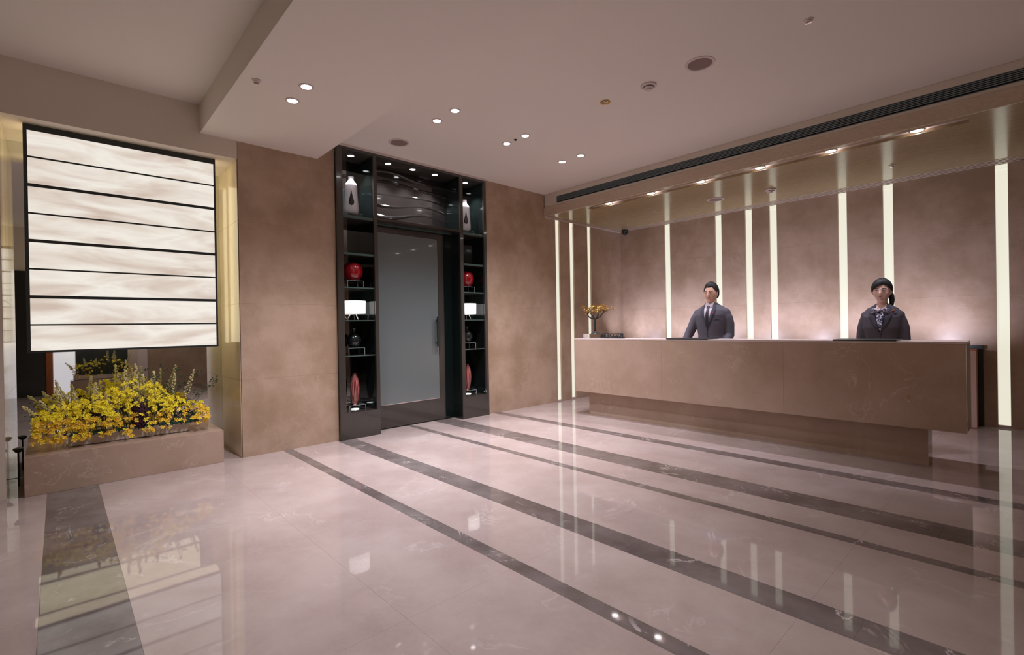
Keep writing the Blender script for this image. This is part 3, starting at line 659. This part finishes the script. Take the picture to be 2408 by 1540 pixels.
# clear block and metal tree
tx, ty = 1.20, -2.45
t = thing('acrylic_block', 'clear acrylic block under the small gold tree on the desk', 'stand', (tx, ty, dzt))
obj('block', box(tx-.15, tx+.16, ty-.09, ty+.09, dzt+.0005, dzt+.062), M['acrylic'], t)
t = thing('tree_sculpture', 'small metal tree with black trunk and gold leaves on the desk', 'sculpture', (tx, ty, dzt+.0625))
zb = dzt+.0628
obj('base', MB().lathe([(.065, 0), (.062, .006), (.04, .016), (.02, .026), (.014, .04)], (tx, ty, zb), 20), M['black'], t, smooth=50)
obj('trunk', MB().tube([(tx, ty, zb+.03), (tx-.004, ty, zb+.12), (tx-.008, ty, zb+.19), (tx-.006, ty, zb+.215)], [.017, .014, .014, .013], 10), M['black'], t, smooth=True)
R2 = random.Random(5); ends = []
br = MB()
for (ex, ey, ez, kx, kz) in ((-.15, 0, .30, -.10, .235), (.02, .06, .32, .03, .25), (.10, -.04, .32, .05, .24), (.16, .03, .33, .07, .24), (-.03, -.06, .30, -.02, .25), (-.07, .07, .33, -.06, .25)):
    p0 = Vector((tx-.006, ty, zb+.205)); k_ = Vector((tx+kx, ty+ey*.5, zb+kz)); e = Vector((tx+ex, ty+ey, zb+ez)); br.tube([p0, k_, e], [.011, .008, .005], 7)
    for q in range(4):
        e2 = e+Vector((R2.uniform(-.09, .09), R2.uniform(-.07, .07), R2.uniform(.01, .09))); br.tube([k_.lerp(e, .5+.12*q), e2], [.004, .002], 5); ends.append(e2)
    ends.append(e)
obj('branches', br, M['black'], t, smooth=True)
lf = MB()
for e in ends:
    for q in range(15):
        d = Vector((R2.gauss(0, 1), R2.gauss(0, 1), R2.gauss(0, .55))).normalized()*R2.uniform(.03, .055); s_ = d.cross(Vector((R2.random(), R2.random(), 1))).normalized()*.007
        p = e+Vector((R2.uniform(-.025, .025), R2.uniform(-.025, .025), R2.uniform(-.015, .015))); n_ = d.cross(s_).normalized()*.0025
        lf.add([p, p+d*.45+s_, p+d, p+d*.45-s_, p+d*.45+n_], [(0, 1, 4), (1, 2, 4), (2, 3, 4), (3, 0, 4)])
tag(obj('gold_leaves', lf, M['gold'], t), kind='stuff')
# letter sign
t = thing('letter_sign', 'small black standing letter sign on the desk beside the gold tree', 'sign', (1.53, -2.52, dzt))
obj('sign_base', box(1.345, 1.74, -2.545, -2.50, dzt+.0005, dzt+.016), M['black'], t, bevel=.001)
cu = D.curves.new('lettering', 'FONT'); cu.body = 'GET COZZI'; cu.size = .077; cu.extrude = .008; cu.space_character = .88; cu.align_x = 'CENTER'; cu.offset = .0006
tmp = D.objects.new('tmp_text', cu); COL.objects.link(tmp); bpy.context.view_layer.update()
me = D.meshes.new_from_object(tmp.evaluated_get(bpy.context.evaluated_depsgraph_get())); D.objects.remove(tmp); me.name = 'lettering'
wx = max(v.co.x for v in me.vertices)-min(v.co.x for v in me.vertices)
me.transform(Matrix.Translation((1.5425-1.53, -.003, .0165)) @ Matrix.Rotation(math.pi/2, 4, 'X') @ Matrix.Diagonal((.355/wx, 1, 1, 1)))
me.materials.clear(); me.materials.append(M['black']); o = D.objects.new('lettering', me); COL.objects.link(o); o.parent = t
# low cabinet at the wall
t = thing('low_cabinet', 'low light wood cabinet in a black frame behind the right end of the desk', 'cabinet', (4.8, -.1, 0))
obj('black_frame', MB().box(4.3, 5.10, -.03, -.002, 0, .972).box(4.3, 5.10, -.06, -.031, .935, .972), M['black'], t)
obj('body', box(4.3, 5.055, -.25, -.061, .0, .925), M['orange_wood'], t)
obj('door', box(4.31, 5.053, -.262, -.2505, .01, .915), M['wood'], t)
obj('door_groove', MB().box(4.36, 5.0, -.2635, -.2622, .075, .079).box(4.36, 5.0, -.2635, -.2622, .861, .865).box(4.996, 5.0, -.2635, -.2622, .079, .861), M['orange_wood'], t)

# ------------------------------------------------------------------ far side of the lobby (seen in the mirrors)
XE = 7.1
wr = struct('wall_right', MB().box(XE+.03, XE+.15, YF, .1, 0, 3.6), M['beam_paint'], 'marble and painted wall on the far side of the lobby')
for a, b in zip(courses, courses[1:]+[3.5]): 
    for q0, q1 in ((-6.6, -5.0), (-5.0, -3.4), (-3.4, -1.7), (-1.7, -.0)): obj('marble_slab', box(XE, XE+.03, q0+.001, q1-.001, a+.001, min(b, 3.44)), M['wall_marble'], wr)
struct('wall_front', MB().box(-.12, XE+.1, YF-.12, YF, 0, 3.6), M['beam_paint'], 'painted wall behind the camera')
struct('door_2', MB().box(XE-.02, XE+.03, -9.4, -8.32, 0, 2.6), M['black_gloss'], 'black sliding door opposite the niche')
struct('trim_7', MB().box(XE-.03, XE+.03, -8.315, -8.21, 0, 3.4), M['orange_wood'], 'brown wood post beside the lit screen')
struct('window_2', MB().box(XE+.0, XE+.03, -8.205, -7.86, 0, 2.6), M['lit_glass'], 'lit frosted screen opposite the niche')
struct('trim_8', MB().box(XE-.0, XE+.03, -7.855, -6.97, 0, 2.6), M['black'], 'dark panel behind the far planter')
struct('trim_9', MB().box(XE-.03, XE+.03, -6.965, -6.605, 0, 3.4), M['trim_white'], 'pale column opposite the niche')
t = thing('far_ledge', 'marble ledge under the far planter seen in the niche mirror', 'ledge', (6.85, -7.4, 0))
obj('ledge_block', box(6.62, XE-.035, -7.95, -6.75, 0, .31), M['desk_marble'], t)
planter(6.72, 6.88, -7.9, -6.9, .311, 'white planter on the far ledge, seen in the niche mirror')
arrangement((6.8, -7.4, .388), .98, 'orange yellow flowers in the far planter, seen in the niche mirror', 'b', mirror=True, blossoms=False)

# ------------------------------------------------------------------ people
def remesh(mb, name, m, voxel, off, smooth_it=4):
    me = mb.mesh('tmp', m, off)
    o = D.objects.new('tmp', me); COL.objects.link(o)
    r = o.modifiers.new('r', 'REMESH'); r.mode = 'VOXEL'; r.voxel_size = voxel; r.use_smooth_shade = True
    if smooth_it: s_ = o.modifiers.new('s', 'SMOOTH'); s_.iterations = smooth_it; s_.factor = .5
    bpy.context.view_layer.update()
    out = D.meshes.new_from_object(o.evaluated_get(bpy.context.evaluated_depsgraph_get())); D.objects.remove(o); out.name = name
    out.materials.clear(); out.materials.append(m)
    for p in out.polygons: p.use_smooth = True
    return out
def loft(mb, rings, n=28):
    # rings: (cx, cy, z, rx, ry, power)
    vs = []
    for cx, cy, z, rx, ry, pw in rings:
        for k in range(n):
            a = 2*math.pi*k/n; c, s_ = math.cos(a), math.sin(a)
            vs.append((cx+rx*math.copysign(abs(c)**(2/pw), c), cy+ry*math.copysign(abs(s_)**(2/pw), s_), z))
    m = len(rings)
    mb.add(vs, [(j*n+k, j*n+(k+1) % n, (j+1)*n+(k+1) % n, (j+1)*n+k) for j in range(m-1) for k in range(n)]+[tuple(range(n))[::-1], tuple((m-1)*n+k for k in range(n))])
def hand(mb, wrist, dirv, palm_n, side, s=1.0, curl=.35):
    d = dirv.normalized(); nrm = (palm_n-d*palm_n.dot(d)).normalized(); lat = d.cross(nrm).normalized()*side
    mb.tube([wrist-d*.02, wrist+d*.02*s, wrist+d*.05*s, wrist+d*.09*s], [.024*s, .03*s, .038*s, .036*s], 12, flat=.45)
    for k, (ln, off) in enumerate(((.075, -.030), (.085, -.010), (.08, .010), (.062, .029))):
        p = wrist+d*.085*s+lat*off*s; dd = d; pts = [p]
        for q, fr_ in enumerate((.45, .32, .26)):
            dd = (dd*math.cos(curl)+nrm*math.sin(curl)).normalized(); p = p+dd*ln*fr_*s; pts.append(p)
        mb.tube(pts, [.0095*s, .009*s, .008*s, .006*s], 8)
    p = wrist+d*.03*s-lat*.03*s
    mb.tube([p, p+(d*.6-lat*.8).normalized()*.035*s, p+(d*.9-lat*.55).normalized()*.065*s], [.013*s, .011*s, .008*s], 8)
def person(X, Y, H, sex, label):
    male = sex == 'm'
    t = thing('person', label, 'person', (X, Y, 0))
    k = H/1.80
    def P(x, y, z): return Vector((X+x*k, Y+y*k, z*k))
    sk = M['skin'] if male else M['skin2']
    hz = 1.672          # head centre (unit figure 1.80 m)
    # ---- body: one continuous surface (head, neck, trunk, arms, hands, legs)
    mb = MB()
    hw, hd, hh = (.079, .097, .121) if male else (.079, .093, .116)
    nu, nv = 48, 36; vs = []
    for j in range(nv+1):
        th = math.pi*j/nv
        for i in range(nu):
            ph = 2*math.pi*i/nu; x = math.sin(th)*math.cos(ph); y = math.sin(th)*math.sin(ph); z = math.cos(th)
            sx = 1.0; sy = 1.0
            if z < 0: sx = 1-.20*(-z)**1.8; sy = 1-.16*(-z)**2
            yy = y*hd*sy; 
            if y < 0: yy *= (.94 if z > .2 else .97)
            if z < -.3 and y < 0: yy -= .010*(-z-.3)      # chin forward
            if y > 0 and z < -.2: yy *= 1-.35*(-z-.2)
            vs.append(P(x*hw*sx, yy-.004, hz+z*hh))
    mb.add(vs, [(j*nu+i, (j+1)*nu+i, (j+1)*nu+(i+1) % nu, j*nu+(i+1) % nu) for j in range(nv) for i in range(nu)])
    fy = -hd*.94
    # nose, brow, cheeks, lips, chin, ears
    mb.tube([P(0, fy+.004, hz+.012), P(0, fy-.006, hz-.012), P(0, fy-.016, hz-.034), P(0, fy-.004, hz-.042)], [.008*k, .0085*k, .011*k, .008*k], 10)
    for s_ in (-1, 1):
        mb.ell(P(s_*.010, fy-.004, hz-.037), (.007*k, .008*k, .006*k), 10, 8)
        mb.ell(P(s_*.030, fy+.013, hz+.022), (.022*k, .008*k, .007*k), 12, 8)
        mb.ell(P(s_*.040, fy+.026, hz-.030), (.022*k, .016*k, .022*k), 12, 8)
        mb.ell(P(s_*(hw+.003), .008, hz-.012), (.007*k, .017*k, .030*k), 10, 10, Matrix.Rotation(s_*.35, 3, 'Z'))
    mb.ell(P(0, fy+.006, hz-.062), (.024*k, .010*k, .009*k), 12, 8)
    mb.ell(P(0, fy+.016, hz-.100), (.024*k, .016*k, .014*k), 12, 8)
    # neck and trunk
    nr_ = .056 if male else .046
    loft(mb, [(X, Y+.010*k, 1.42*k, .075*k, .06*k, 2), (X, Y+.012*k, 1.49*k, nr_*1.1*k, nr_*1.08*k, 2), (X, Y+.012*k, 1.54*k, nr_*k, nr_*1.02*k, 2), (X, Y+.014*k, 1.63*k, nr_*1.02*k, nr_*1.1*k, 2)])
    sw = .175 if male else .155
    loft(mb, [(X, Y, .86*k, .145*k, .10*k, 2.3), (X, Y, 1.0*k, .125*k, .09*k, 2.3), (X, Y, 1.15*k, .125*k, .09*k, 2.3), (X, Y, 1.32*k, sw*.92*k, .10*k, 2.4), (X, Y+.005*k, 1.44*k, sw*.9*k, .085*k, 2.3), (X, Y+.01*k, 1.50*k, .09*k, .06*k, 2)])
    if male: arms = [[(-.178, .01, 1.425), (-.235, -.02, 1.27), (-.285, -.055, 1.14), (-.325, -.12, 1.0)], [(.178, .01, 1.425), (.215, .02, 1.27), (.225, .01, 1.13), (.20, -.10, 1.0)]]
    else: arms = [[(-.145, .01, 1.415), (-.178, .015, 1.27), (-.195, .0, 1.12), (-.175, -.10, 1.0)], [(.145, .01, 1.415), (.178, .015, 1.27), (.195, .0, 1.12), (.175, -.10, 1.0)]]
    am = []
    for s_, A in zip((-1, 1), arms):
        pts = [P(*q) for q in A]; am.append(pts)
        mb.tube(pts, [.044*k, .040*k, .034*k, .024*k], 14)
        d = (pts[3]-pts[2]).normalized(); d = Vector((d.x*.6, -1, -.12)).normalized()
        hand(mb, pts[3], d, Vector((0, 0, -1)), s_, .95*k if male else .86*k)
    for s_ in (-1, 1):
        mb.tube([P(s_*.085, 0, .9), P(s_*.09, -.005, .70), P(s_*.092, 0, .48), P(s_*.095, .01, .28), P(s_*.095, .015, .09)], [.085*k, .075*k, .052*k, .048*k, .034*k], 16)
        mb.tube([P(s_*.095, .03, .045), P(s_*.10, -.06, .035), P(s_*.105, -.15, .028)], [.035*k, .035*k, .025*k], 12, flat=.7)
    body = remesh(mb, 'body', sk, .0058, (X, Y, 0), 3)
    bo = D.objects.new('body', body); COL.objects.link(bo); bo.parent = t
    bvh_b = BVHTree.FromPolygons([v.co.copy() for v in body.vertices], [tuple(p.vertices) for p in body.polygons])
    # ---- jacket
    jm = MB()
    if male:
        loft(jm, [(X, Y, .80*k, .185*k, .135*k, 2.4), (X, Y, .95*k, .182*k, .132*k, 2.4), (X, Y, 1.12*k, .168*k, .122*k, 2.4), (X, Y, 1.28*k, .190*k, .130*k, 2.5), (X, Y, 1.39*k, .205*k, .125*k, 2.6), (X, Y+.006*k, 1.45*k, .20*k, .11*k, 2.4), (X, Y+.012*k, 1.492*k, .158*k, .088*k, 2.1), (X, Y+.018*k, 1.53*k, .088*k, .074*k, 2), (X, Y+.02*k, 1.55*k, .068*k, .068*k, 2)])
        ar, rr = am, [.068, .066, .058, .052]
    else:
        loft(jm, [(X, Y, .84*k, .180*k, .130*k, 2.3), (X, Y, .98*k, .168*k, .122*k, 2.3), (X, Y, 1.12*k, .142*k, .108*k, 2.3), (X, Y-.004*k, 1.27*k, .168*k, .135*k, 2.4), (X, Y, 1.39*k, .176*k, .115*k, 2.5), (X, Y+.006*k, 1.44*k, .166*k, .098*k, 2.3), (X, Y+.012*k, 1.482*k, .138*k, .080*k, 2.1), (X, Y+.018*k, 1.515*k, .080*k, .066*k, 2), (X, Y+.02*k, 1.535*k, .060*k, .060*k, 2)])
        ar, rr = am, [.052, .055, .048, .042]
    for pts in ar:
        e = pts[3]+(pts[2]-pts[3])*.10
        jm.ell(pts[0]+Vector((0, 0, -.01)), ((.062 if male else .050)*k, .062*k, (.060 if male else .052)*k), 20, 14)
        jm.tube([pts[0]+Vector((0, 0, -.02)), pts[0]*.5+pts[1]*.5, pts[1], pts[2], e], [rr[0]*k*.9, rr[0]*k, rr[1]*k, rr[2]*k, rr[3]*k], 18)
    jk = remesh(jm, 'jacket', M['suit'], .0075, (X, Y, 0), 8)
    jo = D.objects.new('jacket', jk); COL.objects.link(jo); jo.parent = t
    bvh = BVHTree.FromPolygons([v.co.copy() for v in jk.vertices], [tuple(p.vertices) for p in jk.polygons])
    def patch(name, left, right, m, off, nx=8, nz=14, tree=bvh, parent=jo, th=.002, bend=0, slope=0):
        def at(pl, q):
            q *= len(pl)-1; i = min(int(q), len(pl)-2); f = q-i; return Vector(pl[i]).lerp(Vector(pl[i+1]), f)
        vs = []
        for j in range(nz+1):
            a, b = at(left, j/nz), at(right, j/nz)
            for i in range(nx+1):
                p = a.lerp(b, i/nx)*k; u_ = 2*i/nx-1; p.y += bend*u_*u_+slope*u_
                hs = [h.y for h in (tr_.ray_cast(Vector((p.x, -1, p.y)), Vector((0, 1, 0)))[0] for tr_ in ((tree, bvh_b) if tree is bvh else (tree,))) if h is not None]
                y_ = min(hs) if hs else -.05
                vs.append((p.x, y_-off, p.y))
        b_ = MB(); b_.add(vs, [(j*(nx+1)+i, j*(nx+1)+i+1, (j+1)*(nx+1)+i+1, (j+1)*(nx+1)+i) for j in range(nz) for i in range(nx)])
        me_ = b_.mesh(name, m, (0, 0, 0), True); o_ = D.objects.new(name, me_); COL.objects.link(o_); o_.parent = parent
        md_ = o_.modifiers.new('s', 'SOLIDIFY'); md_.thickness = th; md_.offset = 0
        return o_
    if male:
        vb = 1.235
        patch('shirt', [(-.052, 1.545), (-.055, 1.48), (-.035, 1.36), (0, vb)], [(.052, 1.545), (.055, 1.48), (.035, 1.36), (.001, vb)], M['shirt'], .004)
        patch('shirt_collar', [(-.060, 1.553), (-.050, 1.515), (-.034, 1.48)], [(-.045, 1.551), (-.004, 1.508), (-.014, 1.49)], M['shirt'], .010, 5, 8)
        patch('shirt_collar', [(.045, 1.551), (.004, 1.508), (.014, 1.49)], [(.060, 1.553), (.050, 1.515), (.034, 1.48)], M['shirt'], .010, 5, 8)
        patch('tie', [(-.018, 1.505), (-.012, 1.475), (-.021, 1.36), (-.014, 1.25)], [(.018, 1.505), (.012, 1.475), (.021, 1.36), (.014, 1.25)], M['tie'], .012, 5, 14, th=.005)
        patch('lapel', [(-.078, 1.528), (-.098, 1.45), (-.088, 1.40), (-.006, vb-.01)], [(-.056, 1.532), (-.054, 1.46), (-.034, 1.35), (.004, vb-.004)], M['suit_dark'], .009, 5, 16, th=.004)
        patch('lapel', [(.056, 1.532), (.054, 1.46), (.034, 1.35), (-.004, vb-.004)], [(.078, 1.528), (.098, 1.45), (.088, 1.40), (.006, vb-.01)], M['suit_dark'], .009, 5, 16, th=.004)
        patch('lapel_pin', [(.070, 1.425), (.070, 1.413)], [(.086, 1.425), (.086, 1.413)], M['red'], .014, 2, 2, th=.003)
        patch('breast_pocket', [(.075, 1.335), (.075, 1.323)], [(.15, 1.342), (.15, 1.330)], M['suit_dark'], .003, 4, 2)
        patch('button', [(-.006, 1.206), (-.006, 1.194)], [(.006, 1.206), (.006, 1.194)], M['iris'], .005, 2, 2, th=.004)
        patch('front_edge', [(-.002, 1.235), (.0, 1.0)], [(.002, 1.235), (.004, 1.0)], M['suit_dark'], .003, 2, 12)
    else:
        vb = 1.22
        patch('neck_skin', [(-.046, 1.535), (-.046, 1.48), (-.03, 1.43)], [(.046, 1.535), (.046, 1.48), (.03, 1.43)], sk, .003, 8, 8)
        patch('blouse', [(-.05, 1.46), (-.034, 1.37), (0, vb)], [(.05, 1.46), (.034, 1.37), (.001, vb)], M['scarf'], .004)
        patch('lapel', [(-.07, 1.515), (-.105, 1.41), (-.09, 1.37), (-.006, vb-.02)], [(-.048, 1.518), (-.05, 1.43), (-.032, 1.34), (.004, vb-.008)], M['suit_dark'], .009, 5, 16, th=.004)
        patch('lapel', [(.048, 1.518), (.05, 1.43), (.032, 1.34), (-.004, vb-.008)], [(.07, 1.515), (.105, 1.41), (.09, 1.37), (.006, vb-.02)], M['suit_dark'], .009, 5, 16, th=.004)
        patch('badge', [(.100, 1.464), (.100, 1.448)], [(.116, 1.464), (.116, 1.448)], M['orange'], .014, 2, 2, th=.003)
        patch('name_tag', [(.110, 1.428), (.110, 1.421)], [(.140, 1.430), (.140, 1.423)], M['chrome'], .006, 3, 2, th=.003)
        patch('front_edge', [(-.002, 1.22), (.0, 1.0)], [(.002, 1.22), (.004, 1.0)], M['suit_dark'], .003, 2, 12)
        # bow and scarf tails
        y_ = bvh.ray_cast(Vector((0, -1, 1.45*k)), Vector((0, 1, 0)))[0].y-.016
        bm_ = MB()
        for s_ in (-1, 1):
            bm_.ell((s_*.045*k, y_-.002, 1.462*k), (.040*k, .013, .020*k), 16, 10, Matrix.Rotation(-s_*.22, 3, 'Y'))
            bm_.ell((s_*.050*k, y_+.004, 1.446*k), (.036*k, .009, .013*k), 16, 10, Matrix.Rotation(s_*.25, 3, 'Y'))
        bm_.ell((0, y_-.010, 1.456*k), (.014, .013, .016), 12, 8)
        bo_ = D.objects.new('neck_bow', bm_.mesh('neck_bow', M['scarf'], (0, 0, 0), True)); COL.objects.link(bo_); bo_.parent = t
        patch('scarf_tail', [(-.02, 1.45), (-.03, 1.36), (.0, 1.25)], [(.0, 1.45), (.004, 1.36), (.012, 1.24)], M['scarf'], .014, 4, 10, th=.004)
        patch('scarf_tail', [(.0, 1.45), (.004, 1.38), (.006, 1.28)], [(.022, 1.45), (.034, 1.38), (.02, 1.28)], M['scarf'], .016, 4, 10, th=.004)
    # ---- trousers / skirt and shoes
    tr = MB()
    if male:
        for s_ in (-1, 1): tr.tube([P(s_*.085, 0, .95), P(s_*.092, 0, .70), P(s_*.094, .0, .48), P(s_*.096, .01, .10), P(s_*.096, .012, .06)], [.098*k, .092*k, .075*k, .066*k, .066*k], 18)
        lo = obj('trousers', remesh(tr, 'trousers', M['suit'], .012, (X, Y, 0), 3), None, t)
    else:
        loft(tr, [(X, Y, .52*k, .15*k, .11*k, 2.2), (X, Y, .75*k, .175*k, .125*k, 2.2), (X, Y, .93*k, .165*k, .118*k, 2.2)])
        lo = obj('skirt', remesh(tr, 'skirt', M['suit'], .012, (X, Y, 0), 3), None, t)
    for s_ in (-1, 1):
        sm = MB().tube([P(s_*.095, .065, .045), P(s_*.097, .03, .05), P(s_*.10, -.06, .042), P(s_*.105, -.15, .034), P(s_*.106, -.18, .03)], [.03*k, .045*k, .046*k, .040*k, .022*k], 14, flat=.75)
        obj('shoe', sm, M['shoe'], t, smooth=True)
    # ---- face
    for s_ in (-1, 1):
        ex, ez = s_*.031*k, (hz+.003)*k
        h_ = bvh_b.ray_cast(Vector((ex, -1, ez)), Vector((0, 1, 0)))[0]
        m1 = MB().ell((ex, h_.y+.0035, ez), (.0155*k, .006, .006*k), 14, 10); e_ = D.objects.new('eye', m1.mesh('eye', M['eye_white'], (0, 0, 0), True)); COL.objects.link(e_); e_.parent = bo
        m1 = MB().ell((ex-.002, h_.y-.0002, ez), (.0068*k, .0035, .006*k), 12, 8); i_ = D.objects.new('iris', m1.mesh('iris', M['iris'], (0, 0, 0), True)); COL.objects.link(i_); i_.parent = bo
        patch('eyelid', [(s_*.031-.0155, hz+.0085), (s_*.031-.0155, hz+.0055)], [(s_*.031+.0155, hz+.0085), (s_*.031+.0155, hz+.0055)], M['iris'], .0035, 6, 1, bvh_b, bo, .0015)
        a, b = (.014, .052) if s_ > 0 else (-.052, -.014)
        patch('eyebrow', [(a, hz+.027), (a, hz+.021)], [(b, hz+.027), (b, hz+.0225)], M['hair'], .0015, 10, 2, bvh_b, bo, .002 if male else .001, bend=-.004)
    patch('mouth_line', [(-.026, hz-.0635), (-.026, hz-.065)], [(.026, hz-.0635), (.026, hz-.065)], M['suit_dark'], .0022, 10, 1, bvh_b, bo, .001, bend=.005)
    patch('lips', [(-.016, hz-.059), (-.021, hz-.0635), (-.012, hz-.070)], [(.016, hz-.059), (.021, hz-.0635), (.012, hz-.070)], M['lip'], .0013, 8, 4, bvh_b, bo, .0012, bend=.003)
    # ---- hair: shell over the skull above the hairline
    hm = MB(); nu, nv = 72, 26; vs = []
    if male: line = [(-180, -.5), (-130, -.42), (-100, .14), (-75, .18), (-60, .42), (-40, .64), (0, .66), (38, .70), (60, .46), (75, .18), (100, .14), (130, -.42), (180, -.5)]
    else: line = [(-180, -.62), (-125, -.45), (-95, -.12), (-70, .02), (-45, .16), (-20, .36), (0, .50), (18, .60), (40, .50), (65, .22), (90, -.02), (125, -.4), (180, -.62)]
    def lim(a):
        for (p, u), (q, v) in zip(line, line[1:]):
            if p <= a <= q: f = (a-p)/(q-p); f = f*f*(3-2*f); return u+(v-u)*f
        return line[-1][1]
    for j in range(nv+1):
        for i in range(nu):
            ph = 2*math.pi*i/nu; a = (math.degrees(ph)+90+180) % 360-180
            tl = math.acos(max(-1, min(1, lim(a)+.012*math.sin(i*2.4))))
            th = tl*j/nv; x = math.sin(th)*math.cos(ph); y = math.sin(th)*math.sin(ph); z = math.cos(th)
            e = min(1, (1-j/nv)*(2.4 if male else 4)+.15) if j < nv else .0
            vol = 1+(.085 if male else .095)*e; wob = 1+.010*math.sin(ph*23+th*6)*e
            tz = 1+((.10+.07*max(0, min(1, (z-.35)/.3))*(1 if y < .3 else .4)) if male else .12)*e
            vs.append(P(x*hw*vol*wob, y*hd*vol*wob+.003, hz+z*hh*tz*wob))
    hm.add(vs, [(j*nu+i, (j+1)*nu+i, (j+1)*nu+(i+1) % nu, j*nu+(i+1) % nu) for j in range(nv) for i in range(nu)])
    me_ = hm.mesh('hair', M['hair'], (X, Y, 0), True)
    ho = D.objects.new('hair', me_); COL.objects.link(ho); ho.parent = t
    md = ho.modifiers.new('s', 'SOLIDIFY'); md.thickness = .012; md.offset = -1
    if not male:
        pt = MB().tube([P(.03, .10, hz+.0), P(.062, .10, hz-.05), P(.072, .09, hz-.10), P(.070, .075, hz-.16), P(.066, .07, hz-.19)], [.03, .028, .024, .018, .008], 14)
        obj('ponytail', pt, M['hair'], t, smooth=True)
    return t
person(2.64, -1.86, 1.81, 'm', 'man in a charcoal suit, white shirt and dark tie standing behind the desk')
person(4.445, -1.86, 1.72, 'f', 'woman in a charcoal jacket with a patterned neck bow standing behind the desk')
